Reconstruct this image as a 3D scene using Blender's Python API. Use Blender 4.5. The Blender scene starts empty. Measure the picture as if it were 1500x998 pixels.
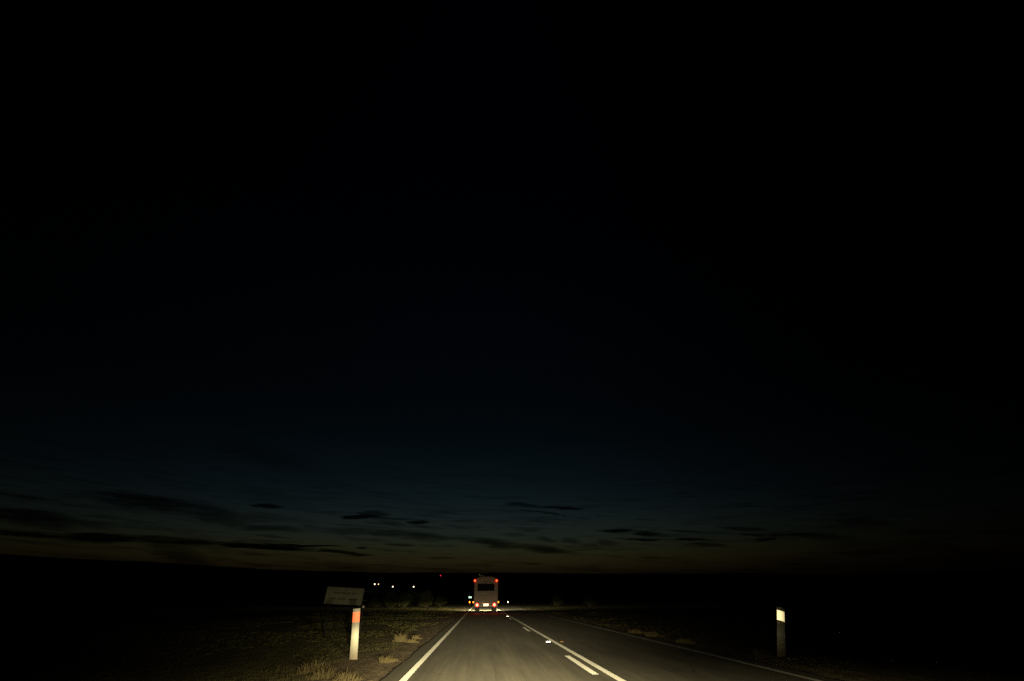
import bpy, bmesh, math, random
from math import radians, sin, cos, tan, atan2, pi
from mathutils import Vector, Matrix, noise
random.seed(7)
S = bpy.context.scene
COL = S.collection

# ------------------------------------------------------------------ camera
H = 1.148
cd = bpy.data.cameras.new('camera'); cam = bpy.data.objects.new('camera', cd); COL.objects.link(cam)
cd.sensor_width = 36; cd.lens = 15.84; cd.clip_start = .05; cd.clip_end = 20000
psi, th, rl = radians(3.595), radians(29.85), radians(.2)
cam.matrix_world = (Matrix.Translation((0, 0, H)) @ Matrix.Rotation(-psi, 4, 'Z') @ Matrix.Rotation(radians(90) + th, 4, 'X')
                    @ Matrix.Rotation(-rl, 4, 'Z'))
S.camera = cam

# ------------------------------------------------------------------ exposure / renderer
S.view_settings.view_transform = 'Standard'; S.view_settings.look = 'None'
S.view_settings.gamma = 1; S.view_settings.exposure = 0; S.view_settings.use_curve_mapping = False
S.cycles.use_denoising = False
S.cycles.denoiser = 'OPENIMAGEDENOISE'
S.cycles.denoising_prefilter = 'ACCURATE'
S.cycles.sample_clamp_indirect = 2.0; S.cycles.sample_clamp_direct = 8.0
S.cycles.max_bounces = 4
try: S.cycles.use_light_tree = True
except Exception: pass

# ------------------------------------------------------------------ node helpers
class N:
    def __init__(s, tree): s.t = tree; s.t.nodes.clear()
    def n(s, kind, **kw):
        x = s.t.nodes.new(kind)
        for k, v in kw.items(): setattr(x, k, v)
        return x
    def link(s, a, b): s.t.links.new(a, b)
    def inp(s, sock, v):
        if isinstance(v, bpy.types.NodeSocket): s.link(v, sock)
        else: sock.default_value = v
    def m(s, op, a, b=None, c=None, clamp=False):
        x = s.n('ShaderNodeMath', operation=op, use_clamp=clamp)
        s.inp(x.inputs[0], a)
        if b is not None: s.inp(x.inputs[1], b)
        if c is not None: s.inp(x.inputs[2], c)
        return x.outputs[0]
    def ramp(s, fac, pts, interp='LINEAR'):
        r = s.n('ShaderNodeValToRGB'); cr = r.color_ramp; cr.interpolation = interp
        while len(cr.elements) > 1: cr.elements.remove(cr.elements[-1])
        for i, (p, c) in enumerate(pts):
            e = cr.elements[0] if i == 0 else cr.elements.new(p)
            e.position = p; e.color = (*c, 1)
        s.inp(r.inputs[0], fac); return r.outputs[0]
    def noise(s, vec, scale, detail=3, rough=.5, out=0):
        x = s.n('ShaderNodeTexNoise'); x.inputs['Scale'].default_value = scale
        x.inputs['Detail'].default_value = detail; x.inputs['Roughness'].default_value = rough
        if vec is not None: s.link(vec, x.inputs['Vector'])
        return x.outputs[out]
    def mix(s, fac, a, b, blend='MIX'):
        x = s.n('ShaderNodeMix', data_type='RGBA', blend_type=blend)
        s.inp(x.inputs[0], fac); s.inp(x.inputs[6], a if isinstance(a, bpy.types.NodeSocket) else (*a, 1))
        s.inp(x.inputs[7], b if isinstance(b, bpy.types.NodeSocket) else (*b, 1)); return x.outputs[2]

def lin(v): v /= 255; return v/12.92 if v <= .04045 else ((v+.055)/1.055)**2.4
def L3(r, g, b): return (lin(r), lin(g), lin(b))

# ------------------------------------------------------------------ world: last light of dusk with cloud streaks
W = bpy.data.worlds.new('World'); S.world = W; W.use_nodes = True
w = N(W.node_tree)
tc = w.n('ShaderNodeTexCoord'); sp = w.n('ShaderNodeSeparateXYZ'); w.link(tc.outputs['Generated'], sp.inputs[0])
DEG = 180/pi
el = w.m('MULTIPLY', w.m('ARCSINE', sp.outputs[2]), DEG)
az = w.m('MULTIPLY', w.m('ARCTAN2', sp.outputs[0], sp.outputs[1]), DEG)
SKY = [(0, (14, 10, 5)), (2.4, (15, 11, 5)), (3.1, (25, 20, 9)), (3.9, (32, 28, 13)), (4.8, (32, 33, 19)), (6.5, (27, 34, 29)), (8.5, (20, 28, 29)),
       (10.5, (13, 22, 25)), (13, (8, 16, 20)), (17, (3, 9, 13)), (22, (2, 5, 8)), (30, (1, 3, 6)), (42, (0, 1, 3)), (60, (0, 0, 2)), (90, (0, 0, 1))]
sky = w.ramp(w.m('DIVIDE', el, 90), [(e/90, tuple(10*x for x in L3(*c))) for e, c in SKY])
dl = w.m('DIVIDE', az, 41); dr = w.m('DIVIDE', az, 30)
q = w.m('MAXIMUM', w.m('MULTIPLY', dl, -1), dr)
fall = w.m('EXPONENT', w.m('MULTIPLY', w.m('MULTIPLY', q, q), -1))
# clouds: (azimuth, elevation, half length, slope, half thickness, density, softness) in degrees
CL = [(-23.59,8.67,1.53,0.026,0.2,0.75,0),(-23.64,9.57,3.62,-0.091,0.61,0.2,1),(-33.73,8.14,4.12,-0.026,0.59,0.75,1),(-28.71,7.65,3.18,-0.193,0.75,0.6,1),(-28.64,7.43,7.81,-0.006,0.38,0.4,1),(-41.84,6.07,3.44,-0.054,0.57,0.8,1),(-38.6,5.94,2.43,-0.004,0.27,0.6,1),(-41.51,4.7,2.28,-0.002,0.2,0.8,0),(-36.9,4.82,3.8,0.001,0.33,0.85,0),(-31.04,4.88,4.15,-0.011,0.35,0.85,1),(-23.28,4.75,5.45,-0.027,0.32,0.9,0),(-20.75,5.1,5.01,-0.023,0.13,0.85,0),(-15.29,4.43,3.05,-0.066,0.2,0.8,0),(-13.39,4.92,0.73,-0.021,0.11,0.7,0),(-29.92,3.51,2.63,-0.353,0.98,0.6,1),(-13.55,8.25,2.6,0.067,0.28,0.8,0),(-12.2,8.12,3.62,-0.014,0.14,0.6,0),(-13.22,8.56,1.51,0.043,0.29,0.6,0),(-10.6,7.56,1.35,-0.077,0.29,0.5,1),(-7.33,7.83,1.18,-0.008,0.15,0.8,0),(-23.07,6.52,2.95,-0.003,0.26,0.6,1),(-19.1,6.88,1.06,-0.085,0.27,0.35,1),(-14.77,6.64,3.29,-0.008,0.34,0.5,1),(-8.15,6.4,4.44,-0.044,0.43,0.65,1),(-9.36,5.27,1.89,0.0,0.1,0.6,0),(-4.66,3.97,1.92,-0.029,0.11,0.45,0),(-2.93,7.46,1.6,-0.056,0.15,0.35,1),(-1.46,5.98,2.59,-0.104,0.36,0.5,1),(1.13,5.7,3.18,-0.113,0.43,0.7,1),(6.48,5.07,3.73,-0.113,0.36,0.75,1),(4.77,9.9,2.06,-0.063,0.23,0.6,0),(9.28,9.46,2.84,-0.086,0.19,0.8,0),(6.19,9.12,1.43,-0.091,0.11,0.6,0),(8.63,8.71,1.4,-0.256,0.15,0.6,0),(5.53,6.96,1.21,0.025,0.22,0.45,1),(3.92,6.46,1.21,-0.037,0.22,0.4,1),(7.5,6.03,1.19,-0.135,0.22,0.5,1),(10.27,5.92,1.17,-0.137,0.28,0.5,1),(12.56,5.31,1.15,-0.078,0.28,0.45,1),(14.52,5.59,1.14,-0.114,0.28,0.5,1),(5.34,3.49,1.43,-0.052,0.14,0.5,0),(15.62,6.75,2.12,-0.028,0.22,0.8,0),(18.81,6.4,1.85,-0.089,0.21,0.75,0),(22.7,6.5,2.7,-0.041,0.11,0.7,0),(18.17,5.85,2.42,-0.045,0.14,0.8,0),(23.08,5.62,3.18,-0.049,0.1,0.75,0),(24.91,5.07,2.23,-0.054,0.2,0.6,0),(29.29,6.44,2.43,-0.111,0.26,0.6,0),(29.94,5.74,1.27,-0.106,0.13,0.7,0),(30.78,5.24,1.28,0.0,0.19,0.7,0),(34.52,5.36,3.48,-0.114,0.25,0.65,1),(39.68,6.32,1.81,-0.169,0.35,0.6,1),(44.08,5.05,1.82,-0.14,0.27,0.5,1),(39.65,3.8,2.59,-0.029,0.22,0.5,1),(32.66,3.0,1.18,-0.059,0.12,0.5,0),(-24.45,13.5,5.05,-0.135,0.98,0.25,1),(43.4,3.82,2.98,-0.114,0.43,0.4,1),(-2.16,7.95,1.61,-0.037,0.11,0.4,0),(-22.23,5.77,1.65,-0.015,0.08,0.4,0),(18.82,7.76,1.32,-0.064,0.09,0.4,0),]
com = w.n('ShaderNodeCombineXYZ'); w.link(w.m('MULTIPLY', az, .5), com.inputs[0]); w.link(w.m('MULTIPLY', el, 5.0), com.inputs[1])
n1 = w.m('SUBTRACT', w.noise(com.outputs[0], .6, 5, .65), .5)
com2 = w.n('ShaderNodeCombineXYZ'); w.link(w.m('MULTIPLY', az, .25), com2.inputs[0]); w.link(w.m('MULTIPLY', el, 1.1), com2.inputs[1]); com2.inputs[2].default_value = 7
n2 = w.m('SUBTRACT', w.noise(com2.outputs[0], .6, 3, .5), .5)
elw = w.m('ADD', el, w.m('MULTIPLY', n2, .9)); azw = w.m('ADD', az, w.m('MULTIPLY', n1, 3.0))
cloud = None
for a, e, ha, sl, he, dk, soft in CL:
    he *= 1.25; ha *= 1.28
    da = w.m('SUBTRACT', azw, a)
    u = w.m('DIVIDE', da, ha)
    v = w.m('DIVIDE', w.m('SUBTRACT', w.m('SUBTRACT', elw, e), w.m('MULTIPLY', da, sl)), he)
    d = w.m('SUBTRACT', w.m('SUBTRACT', 1, w.m('MULTIPLY', u, u)), w.m('MULTIPLY', v, v))
    d = w.m('ADD', d, w.m('MULTIPLY', n1, 2.6))
    k = w.n('ShaderNodeMapRange', interpolation_type='SMOOTHSTEP', clamp=True)
    w.link(d, k.inputs[0]); k.inputs[1].default_value = -.5 if soft else 0; k.inputs[2].default_value = 1.2 if soft else .85
    k.inputs[3].default_value = 0; k.inputs[4].default_value = min(1, dk*1.15)
    cloud = k.outputs[0] if cloud is None else w.m('MAXIMUM', cloud, k.outputs[0])
# faint wisps everywhere low in the sky
wc = w.n('ShaderNodeCombineXYZ'); w.link(w.m('MULTIPLY', az, .12), wc.inputs[0]); w.link(w.m('MULTIPLY', w.m('ADD', el, w.m('MULTIPLY', az, .03)), 1.6), wc.inputs[1]); wc.inputs[2].default_value = 3
wn = w.noise(wc.outputs[0], 1.5, 6, .62)
k = w.n('ShaderNodeMapRange', clamp=True); w.link(wn, k.inputs[0]); k.inputs[1].default_value = .5; k.inputs[2].default_value = .74; k.inputs[4].default_value = .7
lowm = w.n('ShaderNodeMapRange', clamp=True); w.link(el, lowm.inputs[0]); lowm.inputs[1].default_value = 16; lowm.inputs[2].default_value = 8
cloud = w.m('MAXIMUM', cloud, w.m('MULTIPLY', k.outputs[0], lowm.outputs[0]))
dark = w.m('SUBTRACT', 1, w.m('MULTIPLY', cloud, .97))
bgs = w.m('MULTIPLY', w.m('MULTIPLY', fall, dark), .1)
bg = w.n('ShaderNodeBackground'); w.link(sky, bg.inputs[0]); w.link(bgs, bg.inputs[1])
wo = w.n('ShaderNodeOutputWorld'); w.link(bg.outputs[0], wo.inputs[0])

# ------------------------------------------------------------------ lamps of our own car: dipped beams, left-hand traffic
HEAD = 1.0
def headlamp(x, y=1.7, z=.66, gain=1.0, wide=1.0, name='headlamp'):
    l = bpy.data.lights.new(name, 'POINT'); l.energy = 5200*4*pi*pi*HEAD/2*gain; l.shadow_soft_size = .06; l.use_nodes = True
    n = N(l.node_tree)
    g = n.n('ShaderNodeNewGeometry'); s_ = n.n('ShaderNodeSeparateXYZ'); n.link(g.outputs['Incoming'], s_.inputs[0])
    ix, iy, iz = s_.outputs
    A = n.m('MULTIPLY', n.m('ARCTAN2', ix, iy), DEG)
    E = n.m('MULTIPLY', n.m('ARCSINE', iz), DEG)
    # vertical profile straight ahead, x = (elevation + 12) / 18
    prof = [(-12, 200), (-7, 800), (-4.5, 1400), (-3, 1750), (-2, 2600), (-1.2, 3600), (-.7, 2500), (-.2, 850), (.3, 330), (1.5, 170), (3, 100), (6, 25)]
    r = n.ramp(n.m('DIVIDE', n.m('ADD', E, 12), 18), [((e+12)/18, (v/5200,)*3) for e, v in prof])
    az1 = n.m('DIVIDE', n.m('ADD', A, 1), 10*wide); g1 = n.m('EXPONENT', n.m('MULTIPLY', n.m('MULTIPLY', az1, az1), -1))
    az2 = n.m('DIVIDE', n.m('ADD', A, 4.5), 16.5*wide); g2 = n.m('EXPONENT', n.m('MULTIPLY', n.m('MULTIPLY', az2, az2), -1))
    core = n.m('MULTIPLY', r, n.m('ADD', n.m('MULTIPLY', g1, .72), n.m('MULTIPLY', g2, .28)))
    # kerb side lift: light spilling up to the left verge
    ka = n.m('DIVIDE', n.m('ADD', A, 17), 7); ke = n.m('DIVIDE', n.m('SUBTRACT', E, 1.3), 2.1)
    kick = n.m('MULTIPLY', n.m('EXPONENT', n.m('MULTIPLY', n.m('ADD', n.m('MULTIPLY', ka, ka), n.m('MULTIPLY', ke, ke)), -1)), 230/5200)
    wa = n.m('DIVIDE', n.m('SUBTRACT', A, 6), 34); we = n.n('ShaderNodeMapRange', clamp=True); n.link(E, we.inputs[0]); we.inputs[1].default_value = -3.2; we.inputs[2].default_value = -5
    flood = n.m('MULTIPLY', n.m('MULTIPLY', n.m('EXPONENT', n.m('MULTIPLY', n.m('MULTIPLY', wa, wa), -1)), we.outputs[0]), 190/5200)
    ra = n.m('DIVIDE', n.m('SUBTRACT', A, 27), 8); re_ = n.m('DIVIDE', n.m('SUBTRACT', E, .5), 2.2)
    added_stray = n.m('MULTIPLY', n.m('EXPONENT', n.m('MULTIPLY', n.m('ADD', n.m('MULTIPLY', ra, ra), n.m('MULTIPLY', re_, re_)), -1)), 14/5200)  # extra lobe added to brighten the right guide post
    kick = n.m('ADD', kick, added_stray)
    tot = n.m('MULTIPLY', n.m('ADD', n.m('ADD', core, kick), flood), 1.0)
    em = n.n('ShaderNodeEmission'); em.inputs[0].default_value = (1, .86, .48, 1); n.link(tot, em.inputs[1])
    o = n.n('ShaderNodeOutputLight'); n.link(em.outputs[0], o.inputs[0])
    ob = bpy.data.objects.new(name, l); ob.location = (x, y, z); COL.objects.link(ob)
headlamp(-.1); headlamp(1.16)

# ------------------------------------------------------------------ object helpers
def tag(o, label=None, cat=None, group=None, kind=None):
    for k_, v_ in (('label', label), ('category', cat), ('group', group), ('kind', kind)):
        if v_: o[k_] = v_
    return o
def obj(name, bm, m, parent=None, smooth=False):
    me = bpy.data.meshes.new(name); bm.to_mesh(me); bm.free(); me.materials.append(m)
    if smooth:
        for p in me.polygons: p.use_smooth = True
    o = bpy.data.objects.new(name, me); COL.objects.link(o); o.parent = parent; return o
def empty(name, loc, rz=0):
    o = bpy.data.objects.new(name, None); o.location = loc; o.rotation_euler = (0, 0, rz); o.empty_display_size = .3; COL.objects.link(o); return o
def copy_tree(o, parent=None):
    c = o.copy(); COL.objects.link(c); c.parent = parent
    for ch in list(o.children): copy_tree(ch, c)
    return c
def box(bm, c, s, bev=0, rot=None):
    r = bmesh.ops.create_cube(bm, size=1); vs = r['verts']
    for v_ in vs: v_.co = Vector((v_.co.x*s[0], v_.co.y*s[1], v_.co.z*s[2]))
    if bev:
        es = {e_ for v_ in vs for e_ in v_.link_edges}
        rr = bmesh.ops.bevel(bm, geom=list(es), offset=bev, segments=2, affect='EDGES'); vs = list({v_ for f_ in rr['faces'] for v_ in f_.verts} | {v_ for v_ in vs if v_.is_valid})
    for v_ in vs:
        if rot: v_.co = rot @ v_.co
        v_.co += Vector(c)
def cyl(bm, a, b, r1, r2=None, seg=16):
    a, b = Vector(a), Vector(b); d_ = b-a
    r = bmesh.ops.create_cone(bm, cap_ends=True, segments=seg, radius1=r1, radius2=r1 if r2 is None else r2, depth=d_.length)
    M_ = Matrix.Translation((a+b)/2) @ d_.to_track_quat('Z', 'Y').to_matrix().to_4x4()
    bmesh.ops.transform(bm, matrix=M_, verts=r['verts'])
def dome(bm, c, r, sy=1, seg=14):
    q_ = bmesh.ops.create_uvsphere(bm, u_segments=seg, v_segments=8, radius=r)
    for v_ in q_['verts']: v_.co = Vector((v_.co.x, v_.co.y*sy, v_.co.z)) + Vector(c)

# ------------------------------------------------------------------ materials
def mat(name, col, rough=.7, metal=0, var=.2, scale=6, bump=0, bscale=40, spec=.5):
    m = bpy.data.materials.new(name); m.use_nodes = True; n = N(m.node_tree)
    p = n.n('ShaderNodeBsdfPrincipled'); t = n.n('ShaderNodeTexCoord'); p.inputs['Specular IOR Level'].default_value = spec
    f = n.noise(t.outputs['Object'], scale, 4, .6)
    n.link(n.mix(f, [x*(1-var) for x in col], [min(1, x*(1+var)) for x in col]), p.inputs['Base Color'])
    p.inputs['Roughness'].default_value = rough; p.inputs['Metallic'].default_value = metal
    if bump:
        b = n.n('ShaderNodeBump'); b.inputs['Strength'].default_value = bump
        n.link(n.noise(t.outputs['Object'], bscale, 3), b.inputs['Height']); n.link(b.outputs[0], p.inputs['Normal'])
    o = n.n('ShaderNodeOutputMaterial'); n.link(p.outputs[0], o.inputs[0]); return m
def lamp_mat(name, col, strength):
    m = bpy.data.materials.new(name); m.use_nodes = True; n = N(m.node_tree)
    e = n.n('ShaderNodeEmission'); e.inputs[0].default_value = (*col, 1); e.inputs[1].default_value = strength
    o = n.n('ShaderNodeOutputMaterial'); n.link(e.outputs[0], o.inputs[0]); return m
def retro(name, col, gain):
    """retroreflective sheeting: sends lamp light back towards traffic, so it returns `gain` times what a matt surface does"""
    m = bpy.data.materials.new(name); m.use_nodes = True; n = N(m.node_tree)
    t = n.n('ShaderNodeTexCoord'); f = n.noise(t.outputs['Object'], 60, 2)
    c = n.mix(f, [x*.9 for x in col], col)
    v = n.n('ShaderNodeVectorMath', operation='SCALE'); n.link(c, v.inputs[0]); v.inputs['Scale'].default_value = gain
    d = n.n('ShaderNodeBsdfDiffuse'); n.link(v.outputs[0], d.inputs[0])
    o = n.n('ShaderNodeOutputMaterial'); n.link(d.outputs[0], o.inputs[0]); return m

def asphalt():
    m = bpy.data.materials.new('asphalt'); m.use_nodes = True; n = N(m.node_tree)
    p = n.n('ShaderNodeBsdfPrincipled'); t = n.n('ShaderNodeTexCoord')
    mp = n.n('ShaderNodeMapping'); mp.inputs['Scale'].default_value = (1, .12, 1); n.link(t.outputs['Object'], mp.inputs[0])
    a = n.noise(mp.outputs[0], 2.2, 5, .6); b = n.noise(t.outputs['Object'], 55, 3, .7)
    mp2 = n.n('ShaderNodeMapping'); mp2.inputs['Scale'].default_value = (1, .02, 1); n.link(t.outputs['Object'], mp2.inputs[0])
    c = n.noise(mp2.outputs[0], 9, 3, .6)
    f = n.m('ADD', n.m('ADD', n.m('MULTIPLY', a, .45), n.m('MULTIPLY', b, .25)), n.m('MULTIPLY', c, .3))
    col = n.ramp(f, [(.32, (.055, .049, .038)), (.5, (.106, .095, .073)), (.68, (.17, .152, .115))])
    vo = n.n('ShaderNodeTexVoronoi', feature='DISTANCE_TO_EDGE'); vo.inputs['Scale'].default_value = .55
    wr = n.n('ShaderNodeMix', data_type='VECTOR'); wr.inputs[0].default_value = .12; n.link(t.outputs['Object'], wr.inputs[4]); n.link(n.noise(t.outputs['Object'], 1.5, 4, .6, 1), wr.inputs[5]); n.link(wr.outputs[1], vo.inputs['Vector'])
    ck = n.n('ShaderNodeMapRange', clamp=True); n.link(vo.outputs[0], ck.inputs[0]); ck.inputs[1].default_value = .004; ck.inputs[2].default_value = .012; ck.inputs[3].default_value = 1; ck.inputs[4].default_value = 0
    cm = n.n('ShaderNodeMapRange', clamp=True); n.link(n.noise(t.outputs['Object'], .35, 2), cm.inputs[0]); cm.inputs[1].default_value = .52; cm.inputs[2].default_value = .6; cm.inputs[4].default_value = .55
    col = n.mix(n.m('MULTIPLY', ck.outputs[0], cm.outputs[0]), col, (.03, .028, .025))
    n.link(col, p.inputs['Base Color']); p.inputs['Roughness'].default_value = .85; p.inputs['Specular IOR Level'].default_value = .25
    bm_ = n.n('ShaderNodeBump'); bm_.inputs['Strength'].default_value = .12; bm_.inputs['Distance'].default_value = .002
    n.link(n.noise(t.outputs['Object'], 90, 3, .7), bm_.inputs['Height']); n.link(bm_.outputs[0], p.inputs['Normal'])
    o = n.n('ShaderNodeOutputMaterial'); n.link(p.outputs[0], o.inputs[0]); return m

def ground_mat():
    m = bpy.data.materials.new('roadside_ground'); m.use_nodes = True; n = N(m.node_tree)
    p = n.n('ShaderNodeBsdfPrincipled'); t = n.n('ShaderNodeTexCoord'); s_ = n.n('ShaderNodeSeparateXYZ'); n.link(t.outputs['Object'], s_.inputs[0])
    ax = n.m('ABSOLUTE', n.m('SUBTRACT', s_.outputs[0], 2.1))
    mp = n.n('ShaderNodeMapping'); mp.inputs['Scale'].default_value = (1, .3, 1); n.link(t.outputs['Object'], mp.inputs[0])
    big = n.noise(mp.outputs[0], .9, 5, .6); fine = n.noise(t.outputs['Object'], 14, 5, .7); mid = n.noise(mp.outputs[0], 3.5, 4, .6)
    gravel = n.ramp(n.m('ADD', n.m('MULTIPLY', mid, .6), n.m('MULTIPLY', fine, .4)), [(.34, (.1, .077, .05)), (.5, (.18, .142, .095)), (.68, (.33, .26, .17))])
    grass = n.ramp(n.m('ADD', n.m('MULTIPLY', mid, .5), n.m('MULTIPLY', fine, .5)), [(.34, (.06, .056, .022)), (.5, (.11, .1, .042)), (.68, (.21, .18, .085))])
    e = n.n('ShaderNodeMapRange', clamp=True); n.link(n.m('ADD', ax, n.m('MULTIPLY', n.m('SUBTRACT', big, .5), 3.0)), e.inputs[0])
    e.inputs[1].default_value = 4.4; e.inputs[2].default_value = 6.0
    n.link(n.mix(e.outputs[0], gravel, grass), p.inputs['Base Color']); p.inputs['Roughness'].default_value = .95; p.inputs['Specular IOR Level'].default_value = .1
    b = n.n('ShaderNodeBump'); b.inputs['Strength'].default_value = .45; b.inputs['Distance'].default_value = .04
    n.link(n.m('ADD', n.noise(t.outputs['Object'], 7, 5, .7), n.m('MULTIPLY', mid, .7)), b.inputs['Height']); n.link(b.outputs[0], p.inputs['Normal'])
    o = n.n('ShaderNodeOutputMaterial'); n.link(p.outputs[0], o.inputs[0]); return m

def paint(gain=1.75):
    m = bpy.data.materials.new('road_paint'); m.use_nodes = True; n = N(m.node_tree)
    t = n.n('ShaderNodeTexCoord'); p = n.n('ShaderNodeBsdfPrincipled')
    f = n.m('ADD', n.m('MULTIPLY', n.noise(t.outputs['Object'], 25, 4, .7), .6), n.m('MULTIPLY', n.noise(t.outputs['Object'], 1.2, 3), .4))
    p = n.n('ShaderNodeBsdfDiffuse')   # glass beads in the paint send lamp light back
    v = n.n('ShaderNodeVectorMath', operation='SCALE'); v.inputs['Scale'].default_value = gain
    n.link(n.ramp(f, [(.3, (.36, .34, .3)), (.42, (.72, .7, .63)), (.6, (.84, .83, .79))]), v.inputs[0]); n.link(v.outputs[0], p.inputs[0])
    o = n.n('ShaderNodeOutputMaterial'); n.link(p.outputs[0], o.inputs[0]); return m
def foliage(name, c0, c1):
    m = bpy.data.materials.new(name); m.use_nodes = True; n = N(m.node_tree)
    t = n.n('ShaderNodeTexCoord'); p = n.n('ShaderNodeBsdfDiffuse')
    n.link(n.mix(n.noise(t.outputs['Object'], 5, 4, .7), c0, c1), p.inputs[0])
    o = n.n('ShaderNodeOutputMaterial'); n.link(p.outputs[0], o.inputs[0]); return m

def brown_base(m):  # blends noisy brown into the base colour towards the bottom
    n = m.node_tree; p = next(x for x in n.nodes if x.type == 'BSDF_PRINCIPLED'); old = p.inputs['Base Color'].links[0].from_socket
    h = N.__new__(N); h.t = n; t = h.n('ShaderNodeTexCoord'); s_ = h.n('ShaderNodeSeparateXYZ'); h.link(t.outputs['Object'], s_.inputs[0])
    mr = h.n('ShaderNodeMapRange', clamp=True); h.link(h.m('ADD', s_.outputs[2], h.m('MULTIPLY', h.m('SUBTRACT', h.noise(t.outputs['Object'], 18, 4, .7), .5), .35)), mr.inputs[0])
    mr.inputs[1].default_value = .28; mr.inputs[2].default_value = .02; mr.inputs[4].default_value = .6
    h.link(h.mix(mr.outputs[0], old, (.1, .07, .04)), p.inputs['Base Color'])
M_asph, M_ground, M_paint = asphalt(), ground_mat(), paint()
M_paint_low_gain = paint(.9)  # same paint at a lower gain, for the right edge line
M_hill = foliage('dry_hill_scrub', (.03, .03, .018), (.08, .07, .04))
M_white = mat('post_plastic', (.2, .19, .155), .7, var=.14, spec=.1, scale=14)
M_grey = mat('grey_post_plastic', (.25, .235, .185), .7, var=.15, scale=14, spec=.1)  # separate grey for the right guide post
brown_base(M_white); brown_base(M_grey)
M_dark = mat('dark_steel', (.008, .008, .008), .9, spec=0)
M_black = mat('black_rubber', (.02, .02, .02), .8)
M_signf = mat('dimmed_sign_face', (.035, .034, .026), .8, var=.3, scale=5, spec=0)  # face colour lowered to stand in for weaker light on the board
M_signt = mat('faded_sign_lettering', (.01, .01, .009), .8, var=.3, spec=0)
M_body = mat('motorhome_paint', (.3, .27, .23), .6, var=.04, scale=2)
M_trim = mat('grey_trim', (.16, .15, .14), .5)
M_glass = mat('dark_glass', (.012, .01, .01), .5, var=.1, spec=.02)
M_chrome = mat('bumper_metal', (.35, .33, .3), .35, .7)
M_red_ref = retro('red_reflector_sheet', (1.0, .14, .075), 1.75)
M_white_ref = retro('white_reflector_sheet', (.95, .9, .78), 22)
M_far_white = retro('far_white_reflector', (.95, .97, 1.0), 500)
M_far_red = retro('far_amber_reflector', (1.0, .26, .03), 330)
M_far_sign = retro('far_sign_sheeting', (.45, .8, 1.0), 40)
M_plate = retro('number_plate_sheeting', (.95, .95, .85), 30)
M_stud_w = retro('road_stud_prism', (.9, .86, 1.0), 5)
M_stud_y = retro('amber_stud_prism', (.7, .42, .12), .14)
M_tail = lamp_mat('tail_lamp_lens', (1, .006, .003), 2.4)
M_bulb = lamp_mat('tail_lamp_bulb', (1, .32, .15), 4.5)
M_cbulb = lamp_mat('clearance_lamp_bulb', (1, .15, .035), 3)
M_clear = lamp_mat('clearance_lamp_lens', (1, .01, .006), 1.0)
M_amber = lamp_mat('amber_marker_lens', (1, .32, .03), 3.2)
M_dry = foliage('dry_grass', (.04, .032, .016), (.095, .076, .038))
M_green = foliage('green_grass', (.02, .02, .008), (.052, .046, .019))
M_shrub = foliage('scrub_leaves', (.012, .015, .006), (.035, .036, .015))
M_stem = mat('shrub_stem', (.02, .016, .01), .9, spec=0)

# ------------------------------------------------------------------ ground and hills
def fbm(x, y, s, o=4): return noise.fractal(Vector((x*s, y*s, 3.1)), 1, 2, o)
def rise(r, a):
    """height of the land at range r (m) and azimuth a (deg)"""
    t = max(0, min(1, (r-170)/430)); t = t*t*(3-2*t)
    h_ = r*tan(radians(1.02))*t*.8
    x, y = r*sin(radians(a)), r*cos(radians(a))
    return h_ + fbm(x, y, .004)*2.2*t
def polar(name, radii, hf, m, kind='structure', NS=240):
    bm = bmesh.new(); A = [(-180 + 360*i/NS) for i in range(NS)]; rows = []
    for r in radii: rows.append([bm.verts.new((r*sin(radians(a)), r*cos(radians(a)), hf(r, a))) for a in A])
    c0 = bm.verts.new((0, 0, hf(0, 0)))
    if radii[0] < 50:
        for i in range(NS): bm.faces.new((c0, rows[0][(i+1) % NS], rows[0][i]))
    else: bm.verts.remove(c0)
    for j in range(len(rows)-1):
        for i in range(NS): k_ = (i+1) % NS; bm.faces.new((rows[j][i], rows[j][k_], rows[j+1][k_], rows[j+1][i]))
    bmesh.ops.recalc_face_normals(bm, faces=bm.faces[:])
    return tag(obj(name, bm, m, smooth=True), kind=kind)
polar('ground', [20, 60, 120, 170, 210, 260, 320, 380, 440, 500, 560, 620, 700, 800, 950, 1150, 1400, 1800, 2600, 9000], lambda r, a: rise(min(r, 1400), a) - .012, M_ground)
EL = [(-180, 2.4), (-60, 3.2), (-42, 3.2), (-33.4, 3.08), (-21.8, 2.72), (-12, 2.62), (3.5, 2.62), (28.8, 2.25), (48.8, 1.8), (90, 1.8), (180, 2.4)]
def skyline(a):
    for (a0, e0), (a1, e1) in zip(EL, EL[1:]):
        if a0 <= a <= a1: return e0 + (e1-e0)*(a-a0)/(a1-a0)
def hillh(r, a):
    x, y = r*sin(radians(a)), r*cos(radians(a))
    t = max(0, min(1, (r-1500)/1700)); t = t*t*(3-2*t)
    top = r*tan(radians(skyline(a))) + fbm(x, y, .0012, 5)*9*t + fbm(x, y, .02, 3)*2.5*t
    base = rise(1400, a) - 3
    return base*(1-t) + top*t if r <= 3300 else top*.9
polar('hills', [1500, 1700, 1900, 2100, 2300, 2500, 2700, 2900, 3100, 3200, 3300, 3600], hillh, M_hill, NS=1440)

def sheet(name, x0, x1, y0, y1, z, m, step=4.0, kind='structure', parent=None):
    bm = bmesh.new(); n_ = max(1, int((y1-y0)/step)); pr = None
    for i in range(n_+1):
        y = y0 + (y1-y0)*i/n_
        cur = (bm.verts.new((x0, y, z)), bm.verts.new((x1, y, z)))
        if pr: bm.faces.new((pr[0], pr[1], cur[1], cur[0]))
        pr = cur
    return tag(obj(name, bm, m, parent=parent), kind=kind)
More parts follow.
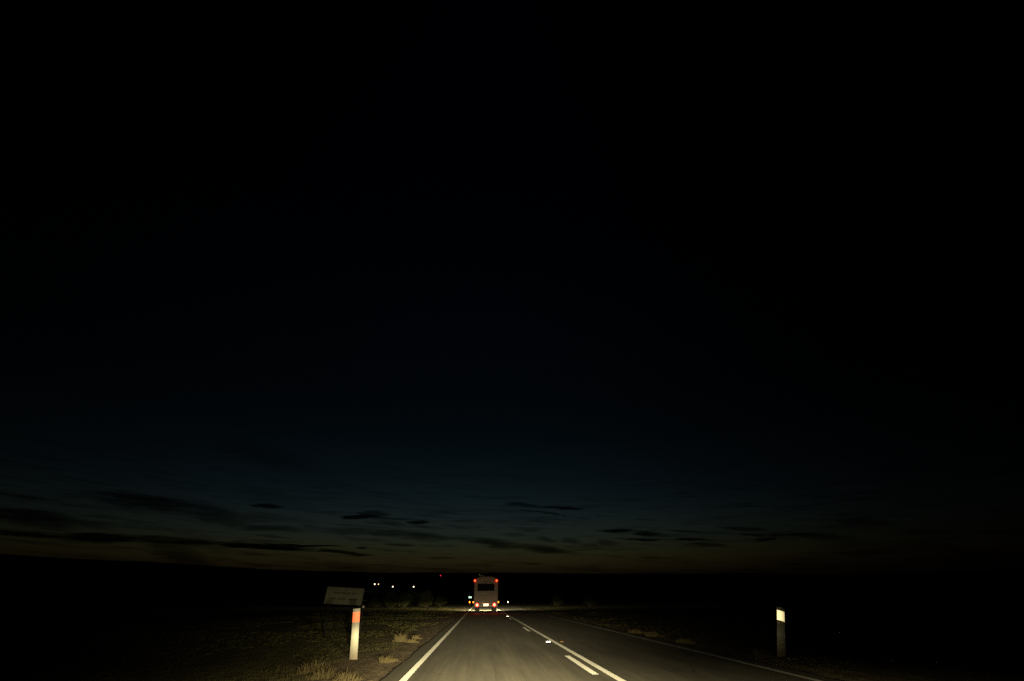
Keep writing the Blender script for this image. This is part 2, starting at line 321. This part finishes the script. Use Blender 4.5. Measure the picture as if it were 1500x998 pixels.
# road with a ragged sealed edge
bm = bmesh.new(); pr = None; y = -10.0
while y < 190:
    jl = .05*noise.noise(Vector((y*1.7, 0, 0))) + .05*noise.noise(Vector((y*.3, 4, 0))); jr = .07*noise.noise(Vector((y*1.3, 9, 0)))
    cur = [bm.verts.new((xx, y, zz)) for xx, zz in ((-1.62+jl, -.008), (-1.56+jl, .012), (2.1, .012), (5.75+jr, .012), (5.82+jr, -.008))]
    if pr:
        for i in range(4): bm.faces.new((pr[i], pr[i+1], cur[i+1], cur[i]))
    pr = cur; y += .4 if y < 60 else 4
tag(obj('road', bm, M_asph), kind='structure')
ZP = .016
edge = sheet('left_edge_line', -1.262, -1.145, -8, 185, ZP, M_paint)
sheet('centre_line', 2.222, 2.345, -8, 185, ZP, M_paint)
sheet('right_edge_line', 5.31, 5.42, -8, 185, ZP, M_paint_low_gain)
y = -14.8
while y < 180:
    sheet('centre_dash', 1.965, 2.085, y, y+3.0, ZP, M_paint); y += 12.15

# raised road studs
def stud(x, y, facem, label, small=False):
    e = empty('road_stud', (x, y, .0125)); tag(e, label, 'road stud', 'raised studs along the centre line')
    bm = bmesh.new(); s = .07 if not small else .055
    v = [bm.verts.new(p) for p in ((-s, -.05, 0), (s, -.05, 0), (s*.85, -.025, .022), (-s*.85, -.025, .022), (-s*.85, .025, .022), (s*.85, .025, .022), (s, .05, 0), (-s, .05, 0))]
    for f in ((3, 2, 5, 4), (4, 5, 6, 7), (0, 3, 4, 7), (1, 6, 5, 2), (0, 1, 2, 3)): bm.faces.new([v[i] for i in f])
    obj('stud_body', bm, M_white, e)
    bm = bmesh.new(); k = s*.92
    vv = [bm.verts.new(p) for p in ((-k, -.055, .001), (k, -.055, .001), (k*.9, -.03, .026), (-k*.9, -.03, .026), (-k, -.049, .0005), (k, -.049, .0005), (k*.9, -.026, .022), (-k*.9, -.026, .022))]
    for f in ((0, 1, 2, 3), (3, 2, 6, 7), (0, 3, 7, 4), (1, 5, 6, 2)): bm.faces.new([vv[i] for i in f])
    obj('prism', bm, facem, e)
stud(2.09, 16.3, M_stud_w, 'white reflective stud shining brightly beside the nearest part of the centre line')
stud(2.08, 39.6, retro('stud_prism_far', (1, .95, .9), 9), 'white reflective stud glinting further up the road between the short dashes')
stud(2.08, 63.0, retro('stud_prism_farther', (1, .9, .7), 14), 'pale reflective stud on the centre line just past the motorhome')
stud(2.50, 16.3, M_stud_y, 'dull amber stud on the right side of the solid centre line', True)

# ------------------------------------------------------------------ guide posts
def guide_post(loc, label, face, lean, w_=.15, hgt=1.03, refm_=(.72, .89), body=None):
    e = empty('guide_post', loc); tag(e, label, 'guide post', 'guide posts beside the road'); e.rotation_euler = (0, lean, 0)
    bm = bmesh.new(); n_ = 9; R = []
    for z in (-.15, 0, .02, hgt*.5, hgt-.02, hgt-.005, hgt):   # curved flexible blade, hollow to the rear
        wz = w_*(1.08 if z < .03 else 1.0)*(.93 if z >= hgt else 1)
        ring = []
        for i in range(n_): u = -1+2*i/(n_-1); ring.append((u*wz/2, -.028*cos(u*pi/2)))
        for i in range(n_-1, -1, -1): u = -1+2*i/(n_-1); ring.append((u*wz/2*.93, -.028*cos(u*pi/2)*1.0+.010))
        R.append([bm.verts.new((a, b, z)) for a, b in ring])
    for j in range(len(R)-1):
        for i in range(len(R[0])): k = (i+1) % len(R[0]); bm.faces.new((R[j][i], R[j][k], R[j+1][k], R[j+1][i]))
    bm.faces.new(R[-1]); bmesh.ops.recalc_face_normals(bm, faces=bm.faces[:])
    obj('blade', bm, body or M_white, e, smooth=False)
    bm = bmesh.new(); z0, z1 = refm_; P = []
    for z in (z0, z1):
        P.append([bm.verts.new((u*w_/2*.96, -.028*cos(u*pi/2)-.003, z)) for u in [-1+2*i/8 for i in range(9)]])
        P[-1] += [bm.verts.new((u*w_/2*.96, -.028*cos(u*pi/2)-.0008, z)) for u in [1-2*i/8 for i in range(9)]]
    L_ = len(P[0])
    for i in range(L_): k = (i+1) % L_; bm.faces.new((P[0][i], P[0][k], P[1][k], P[1][i]))
    for s in P: 
        for i in range(8): bm.faces.new((s[i], s[i+1], s[L_-2-i], s[L_-1-i]))
    bmesh.ops.recalc_face_normals(bm, faces=bm.faces[:])
    obj('reflector', bm, face, e)
    return e
guide_post((-2.80, 12.5, -.012), 'white guide post with orange-red reflector on the left gravel verge in front of the sign', M_red_ref, radians(-5), .16, .98, (.715, .91))
guide_post((6.95, 12.2, -.012), 'guide post with bright white reflector in the dark grass right of the road', M_white_ref, radians(16), .185, 1.0, (.72, .93), M_grey)
guide_post((-2.78, 138, -.27), 'tiny far guide post glowing amber, left of the motorhome', M_far_red, 0, .24, 1.0, (.62, .9))
guide_post((7.34, 138, -.27), 'tiny far guide post with white reflector, right of the motorhome', M_far_white, 0, .24, 1.0, (.62, .9))

# ------------------------------------------------------------------ roadside information sign
sg = empty('roadside_sign', (-5.15, 20, 0)); tag(sg, 'pale rectangular sign board with faded lettering standing behind the left guide post', 'road sign')
for s in (-.52, .6):
    bm = bmesh.new(); cyl(bm, (s, .06, -.2), (s, .06, 1.5), .03, seg=12); obj('post', bm, M_dark, sg)
T = Matrix.Rotation(radians(3), 3, 'Y')
bm = bmesh.new(); box(bm, (0, 0, 1.27), (1.4, .018, .56), .006, T)
for v_ in bm.verts: v_.co.x -= (1.27-v_.co.z)*.02
obj('board', bm, M_signf, sg)
random.seed(11)
for row, (z, h_) in enumerate(((1.36, .075), (1.17, .075))):
    for seg_ in ((-.42, -.18), (-.12, .2), (.28, .5)) if row == 0 else ((-.5, -.3), (-.24, .08), (.16, .52)):
        x = seg_[0]; bm = bmesh.new(); box(bm, T @ Vector(((seg_[0]+seg_[1])/2, -.0100, z-1.27)) + Vector((0, -.001, 1.27)), (seg_[1]-seg_[0], .0024, .02), 0, T)
        while x < seg_[1]-.02:
            ww = random.uniform(.035, .055); hh = h_*random.uniform(.8, 1)
            k = random.random()
            box(bm, T @ Vector((x+.008, -.0105, z-1.27)) + Vector((0, -.001, 1.27)), (.014, .003, hh), 0, T)
            if k > .3: box(bm, T @ Vector((x+ww/2, -.0115, z-1.27+hh*.4)) + Vector((0, -.001, 1.27)), (ww*.7, .003, .014), 0, T)
            if k < .6: box(bm, T @ Vector((x+ww/2, -.0115, z-1.27-hh*.4)) + Vector((0, -.001, 1.27)), (ww*.7, .003, .014), 0, T)
            x += ww + .02
        obj('faded_word', bm, M_signt, sg)
bm = bmesh.new(); box(bm, (.25, .03, 1.42), (1.2, .035, .03)); box(bm, (.25, .03, 1.12), (1.2, .035, .03)); obj('bracket', bm, M_dark, sg)
# small marker stub by the sign
mk = empty('marker_peg', (-4.45, 20.3, 0)); tag(mk, 'short peg with a faint pale tip beside the sign, right of the guide post', 'marker peg')
bm = bmesh.new(); cyl(bm, (0, 0, -.1), (0, 0, .86), .02); obj('stake', bm, M_dark, mk)
bm = bmesh.new(); dome(bm, (0, 0, .91), .045); obj('tip', bm, M_white, mk, True)

# far blue-white sign
fs = empty('direction_sign', (-2.85, 145, -.2)); tag(fs, 'small bluish white reflective sign shining far off, just left of the motorhome', 'road sign')
bm = bmesh.new(); box(bm, (0, 0, 1.82), (.8, .03, .42), .01); obj('board', bm, M_far_sign, fs)
for s in (-.35, .35):
    bm = bmesh.new(); cyl(bm, (s, .04, -.3), (s, .04, 2.1), .03, seg=8); obj('post', bm, M_dark, fs)

# ------------------------------------------------------------------ motorhome
mh = empty('motorhome', (.55, 51, .012)); tag(mh, 'pale boxy motorhome driving ahead in the left lane with red tail lamps lit', 'motorhome')
prof = [(-1.12, .50), (-1.19, .60), (-1.19, 2.35), (-1.18, 2.62), (-1.10, 2.82), (-.95, 2.97), (-.72, 3.08), (-.35, 3.13), (.35, 3.13), (.72, 3.08), (.95, 2.97), (1.10, 2.82), (1.18, 2.62), (1.19, 2.35), (1.19, .60), (1.12, .50)]
bm = bmesh.new(); R = []
for y, k in ((0, .965), (.03, .985), (.09, 1), (5.6, 1), (6.2, .97), (6.5, .9)):
    R.append([bm.verts.new((x*k, y, .5+(z-.5)*(k if z > 1 else 1))) for x, z in prof])
for j in range(len(R)-1):
    for i in range(len(prof)): k = (i+1) % len(prof); bm.faces.new((R[j][i], R[j][k], R[j+1][k], R[j+1][i]))
bm.faces.new(R[0]); bm.faces.new(R[-1]); bmesh.ops.recalc_face_normals(bm, faces=bm.faces[:])
obj('body', bm, M_body, mh)
bm = bmesh.new(); box(bm, (0, 6.9, 1.0), (2.0, 1.9, 1.0), .2); obj('cab', bm, M_body, mh)
bm = bmesh.new(); box(bm, (0, 7.35, 1.62), (1.8, .7, .5), .15, None); obj('windscreen', bm, M_glass, mh)
# rear window with frame
rw = obj('rear_window', (lambda b: (box(b, (-.02, -.012, 2.16), (1.66, .05, .62), .02), b)[1])(bmesh.new()), M_glass, mh)
bm = bmesh.new()
for c, s in (((-.02, -.02, 2.49), (1.76, .06, .04)), ((-.02, -.02, 1.83), (1.76, .06, .04)), ((-.88, -.02, 2.16), (.04, .06, .62)), ((.84, -.02, 2.16), (.04, .06, .62))): box(bm, c, s)
obj('frame', bm, M_trim, rw)
# panel seams and a small badge
bm = bmesh.new(); box(bm, (0, -.004, 1.42), (2.2, .02, .015)); box(bm, (0, -.004, .98), (2.2, .02, .012)); obj('seam_trim', bm, M_trim, mh)
bm = bmesh.new(); box(bm, (.58, -.008, 1.62), (.3, .02, .09), .004); obj('badge', bm, M_trim, mh)
bm = bmesh.new(); box(bm, (-.85, -.008, 1.13), (.12, .025, .07), .004); obj('access_hatch', bm, M_trim, mh)
# bumper, plate
bm = bmesh.new(); box(bm, (0, -.1, .56), (2.3, .22, .2), .03); obj('bumper', bm, M_trim, mh)
pl = obj('number_plate', (lambda b: (box(b, (.02, -.225, .665), (.50, .02, .20), .004), b)[1])(bmesh.new()), M_plate, mh)
bm = bmesh.new(); box(bm, (.02, -.2, .80), (.36, .06, .035), .006); obj('plate_lamp_housing', bm, M_black, pl)
# lamps
for s, z in ((-.84, .65), (.83, .66)):
    bm = bmesh.new(); cyl(bm, (s, -.17, z), (s, -.235, z), .19, seg=20); t = obj('tail_lamp', bm, M_black, mh)
    bm = bmesh.new(); dome(bm, (s, -.235, z), .185, .3); obj('lens', bm, M_tail, t, True)
    bm = bmesh.new(); dome(bm, (s, -.285, z), .115, .3); obj('bulb', bm, M_bulb, t, True)
for s in (-1.13, 1.03):
    bm = bmesh.new(); cyl(bm, (s, .02, 2.735), (s, -.05, 2.735), .11, seg=16); t = obj('clearance_lamp', bm, M_trim, mh)
    bm = bmesh.new(); dome(bm, (s, -.05, 2.735), .14, .4); obj('lens', bm, M_clear, t, True)
    bm = bmesh.new(); dome(bm, (s, -.1, 2.735), .075, .4); obj('bulb', bm, M_cbulb, t, True)
for s in (-1.21, 1.21):
    bm = bmesh.new(); box(bm, (s, -.02, .885), (.16, .06, .14), .01); t = obj('marker_lamp', bm, M_trim, mh)
    bm = bmesh.new(); dome(bm, (s*1.01, -.05, .885), .07, .5); obj('lens', bm, M_amber, t, True)
def tail_glow(x, z, w_, kind, nm):
    l = bpy.data.lights.new(nm, kind); l.energy = w_; l.color = (1, .05, .02); l.shadow_soft_size = .08
    if kind == 'SPOT': l.spot_size = radians(100); l.spot_blend = 1
    o = bpy.data.objects.new(nm, l); o.location = (.55+x, 50.55, z); o.rotation_euler = (radians(-72), 0, 0); COL.objects.link(o)
for x_, z_, w_ in ((-.84, .66, 1.1), (.83, .67, 1.1), (-1.13, 2.74, .8), (1.03, 2.74, .8)): tail_glow(x_, z_, w_, 'POINT', 'tail_lamp_glow')
for x_ in (-.84, .83): tail_glow(x_, .7, 28, 'SPOT', 'added_road_glow')  # extra red spots added to tint the road behind the motorhome
# wheels
for sx, y in ((-1, 1.5), (1, 1.5), (-1, 6.7), (1, 6.7)):
    dual = .44 if y < 3 else .24
    bm = bmesh.new(); cyl(bm, (sx*1.05, y, .36), (sx*(1.05-dual), y, .36), .36, seg=28); wh = obj('wheel', bm, M_black, mh)
    bm = bmesh.new(); cyl(bm, (sx*1.04, y, .36), (sx*1.065, y, .36), .2, seg=20); obj('rim', bm, M_chrome, wh)
for sx in (-.84, .84):
    bm = bmesh.new(); box(bm, (sx, .95, .36), (.46, .02, .36)); obj('mudflap', bm, M_black, mh)
bm = bmesh.new(); box(bm, (0, 3.2, .42), (1.4, 5.6, .14)); obj('chassis', bm, M_black, mh)
for sx in (-1, 1):
    bm = bmesh.new(); box(bm, (sx*.75, 7.87, .85), (.3, .06, .2), .02)
    obj('headlight', bm, lamp_mat('motorhome_headlight_lens', (1, .9, .7), 12) if sx < 0 else bpy.data.materials['motorhome_headlight_lens'], mh)
    bm = bmesh.new(); box(bm, (sx*1.2, 7.2, 1.55), (.18, .08, .36), .03); box(bm, (sx*1.08, 7.2, 1.5), (.12, .03, .03)); obj('wing_mirror', bm, M_black, mh)
    bm = bmesh.new(); box(bm, (sx*1.19, 3.2, 2.0), (.03, 1.1, .5), .01); obj('side_window', bm, M_glass, mh)
bm = bmesh.new(); box(bm, (-.45, 1.6, 3.2), (.5, .5, .16), .04); obj('roof_vent', bm, M_body, mh)
bm = bmesh.new(); cyl(bm, (-.68, .4, 3.1), (-.68, .4, 3.27), .012, seg=8); an = obj('aerial', bm, M_dark, mh)
bm = bmesh.new(); dome(bm, (-.68, .4, 3.29), .05); obj('tip', bm, retro('aerial_tip', (.8, .8, .6), 3), an, True)
# its own headlight beams
for x_ in (-.2, 1.3): headlamp(x_, 59.2, .85, 1.0, 2.6, 'motorhome_headlight_beam')

# ------------------------------------------------------------------ grass and shrubs
def blades(bm, cx, cy, z, n_, rad, hgt, wid, lean=.5):
    """arching grass blades that fan out from a clump"""
    for _ in range(n_):
        a = random.uniform(0, 2*pi); r = rad*random.random()**.8*.5
        bx, by = cx+r*cos(a), cy+r*sin(a); a += random.gauss(0, .6)
        h_ = hgt*random.uniform(.25, 1.15)*(1-.4*r/rad); l_ = lean*h_*random.uniform(.1, 1.3)
        t_ = random.uniform(0, 2*pi); wx, wy = wid*cos(t_), wid*sin(t_)
        mx, my = bx+cos(a)*l_*.35, by+sin(a)*l_*.35; tx, ty = bx+cos(a)*l_, by+sin(a)*l_
        v = [bm.verts.new(p) for p in ((bx-wx, by-wy, z-.01), (bx+wx, by+wy, z-.01), (mx+wx*.7, my+wy*.7, z+h_*.65), (mx-wx*.7, my-wy*.7, z+h_*.65), (tx, ty, z+h_*random.uniform(.6, 1)))]
        bm.faces.new((v[0], v[1], v[2], v[3])); bm.faces.new((v[3], v[2], v[4]))
random.seed(5)
bm = bmesh.new()
for _ in range(9000):
    y = 7 + 75*random.random()**1.7; x = -2.3 - 14*random.random()**1.35
    dens = noise.noise(Vector((x*.45, y*.22, 0))) + .35*(min(1, (-x-2.3)/2.5)) 
    if dens < .25: continue
    blades(bm, x, y, -.012, 7, .14, random.uniform(.015, .06)*(1+.012*y), .004+.0003*y, 1.6)
tag(obj('grass', bm, M_green), 'low green and brown grass covering the left verge', 'grass', kind='stuff')
bm = bmesh.new()
for _ in range(3600):
    y = 7 + 75*random.random()**1.7; x = 6.1 + 14*random.random()**1.35
    if noise.noise(Vector((x*.45, y*.22, 7))) < .1: continue
    blades(bm, x, y, -.012, 7, .14, random.uniform(.015, .07)*(1+.012*y), .004+.0003*y, 1.6)
tag(obj('grass', bm, M_green), 'low dark grass covering the right verge', 'grass', kind='stuff')
TU = [(-1.98, 11.9, .16, .2, 'tan tuft of dry grass beside the left edge line, close to the guide post foot'),
      (-2.5, 17.3, .3, .22, 'rounded straw-coloured grass tuft on the left verge beyond the guide post'),
      (-2.15, 18.4, .16, .18, 'small straw tuft between the rounded tuft and the left edge line'),
      (-2.1, 17.0, .12, .18, 'flat little straw tuft nearest the left edge line beyond the guide post'),
      (-2.62, 9.7, .2, .26, 'large blurred dry grass tuft at the bottom left, below the guide post'),
      (-3.0, 10.4, .26, .3, 'tall pale grass tuft at the bottom left, behind the large blurred tuft'),
      (-2.15, 9.2, .2, .25, 'yellow-green grass tuft cut by the bottom edge, left of the road'),
      (6.45, 12.1, .22, .22, 'brownish grass tuft just left of the white reflector post'),
      (6.08, 18.7, .22, .3, 'pale grass tuft on the right verge beyond the white reflector post'),
      (5.98, 20.4, .2, .3, 'low brown grass tuft behind the pale tuft on the right verge'),
      (6.2, 16.0, .16, .3, 'dark grass tuft nearest the right edge line between the post and the pale tuft')]
for x, y, h_, r_, lb in TU:
    e = bmesh.new(); blades(e, 0, 0, -.012, 260, r_*1.3, h_, .0035, 1.3)
    for q_ in range(5): blades(e, random.uniform(-r_, r_), random.uniform(-r_, r_), -.012, 45, r_*.7, h_*random.uniform(.3, .7), .0035, 1.5)
    o = obj('grass_tussock', e, M_dry); o.location = (x, y, 0); tag(o, lb, 'grass tuft', 'tufts of tall grass on the verges')
def shrub_proto(seed_):
    random.seed(seed_)
    root = empty('shrub', (0, 0, 0)); bm = bmesh.new(); st = bmesh.new(); lobes = []
    for i in range(9):
        a = random.uniform(0, 2*pi); r = random.uniform(.1, .75); c = Vector((r*cos(a), r*sin(a), random.uniform(.45, 1.15)*(1.15-r*.4)))
        lobes.append((c, random.uniform(.28, .5))); cyl(st, (0, 0, -.1), c, .03, .01, 6)
    for c, R_ in lobes:
        for _ in range(210):
            d_ = Vector((random.gauss(0, 1), random.gauss(0, 1), random.gauss(0, 1))).normalized()*R_*random.uniform(.5, 1.08)
            p_ = c+d_; s_ = random.uniform(.03, .07)
            u_ = Vector((random.gauss(0, 1), random.gauss(0, 1), random.gauss(0, 1))).normalized(); v_ = u_.orthogonal().normalized()
            if p_.z < .05: continue
            bm.faces.new([bm.verts.new(p_+q_) for q_ in (u_*s_, v_*s_*.5, -u_*s_, -v_*s_*.5)])
    obj('foliage', bm, M_shrub, root); obj('stem', st, M_stem, root)
    return root
protos = [shrub_proto(3), shrub_proto(8)]
SH = [(-11.6, 82, 1.6, 'rounded dark shrub behind the short tufts, below the rightmost farm light'),
      (-8.9, 88, 1.3, 'low dark shrub nearest the motorhome in the left scrub row'),
      (-14.2, 84, 1.7, 'broad dark shrub below the middle farm light'),
      (-17.0, 86, 1.3, 'low shrub at the left end of the scrub row'),
      (-10.2, 96, 1.9, 'tallest shrub of the left row, peeping over its neighbours'),
      (-13.0, 99, 1.8, 'shrub in the rear of the left scrub row'),
      (-7.4, 97, 1.2, 'small shrub at the right end of the left scrub row'),
      (14.5, 96, 1.3, 'dim shrub right of the motorhome at the end of its lit patch'),
      (19.5, 92, 1.2, 'dim shrub far out on the dark right verge')]
for i, (x, y, s_, lb) in enumerate(SH):
    o = protos[i] if i < 2 else copy_tree(protos[i % 2])
    o.location = (x, y, -.03); o.scale = (s_*1.15, s_*1.1, s_*.9); o.rotation_euler = (0, 0, i*1.3); tag(o, lb, 'shrub', 'shrubs beyond the left verge' if x < 0 else 'shrubs beyond the right verge')

# ------------------------------------------------------------------ far farm lights and mast beacon
def yard_light(a, e_, r, col, st, rad, label, name='yard_light', grp='farm lights on the dark plain', cat='yard light'):
    x, y = r*sin(radians(a)), r*cos(radians(a)); z = H + r*tan(radians(e_)); g = rise(r, a)
    gz = min(g, z-4) - 1
    o = empty(name, (x, y, gz)); tag(o, label, cat, grp)
    bm = bmesh.new(); cyl(bm, (0, 0, -1), (0, 0, z-gz+.3), .12, .07, 8); obj('pole', bm, M_dark, o)
    bm = bmesh.new(); dome(bm, (0, -.35, z-gz), rad); hd = obj('lamp', bm, lamp_mat(name+'_glow', col, st), o, True)
    bm = bmesh.new(); cyl(bm, (0, -.35, z-gz+rad*.9), (0, -.35, z-gz+rad*1.15), rad*1.1, rad*.5, 12); obj('hood', bm, M_dark, hd)
yard_light(-11.5, 1.44, 560, (1, .82, .55), 4, .6, 'white farm light, the left one of the close pair')
yard_light(-11.11, 1.44, 560, (1, .6, .22), 3, .5, 'orange farm light close to the right of the leftmost white one')
yard_light(-9.57, 1.21, 560, (1, .8, .52), 4, .6, 'single white farm light between the close pair and the rightmost one')
yard_light(-7.34, 1.2, 560, (1, .78, .5), 4.5, .6, 'rightmost of the white farm lights left of the motorhome')
yard_light(-4.5, 2.3, 1200, (1, .02, .06), 1.6, 1.1, 'lone red beacon on a mast high on the dark hills left of the motorhome', 'beacon_mast', None, 'beacon mast')
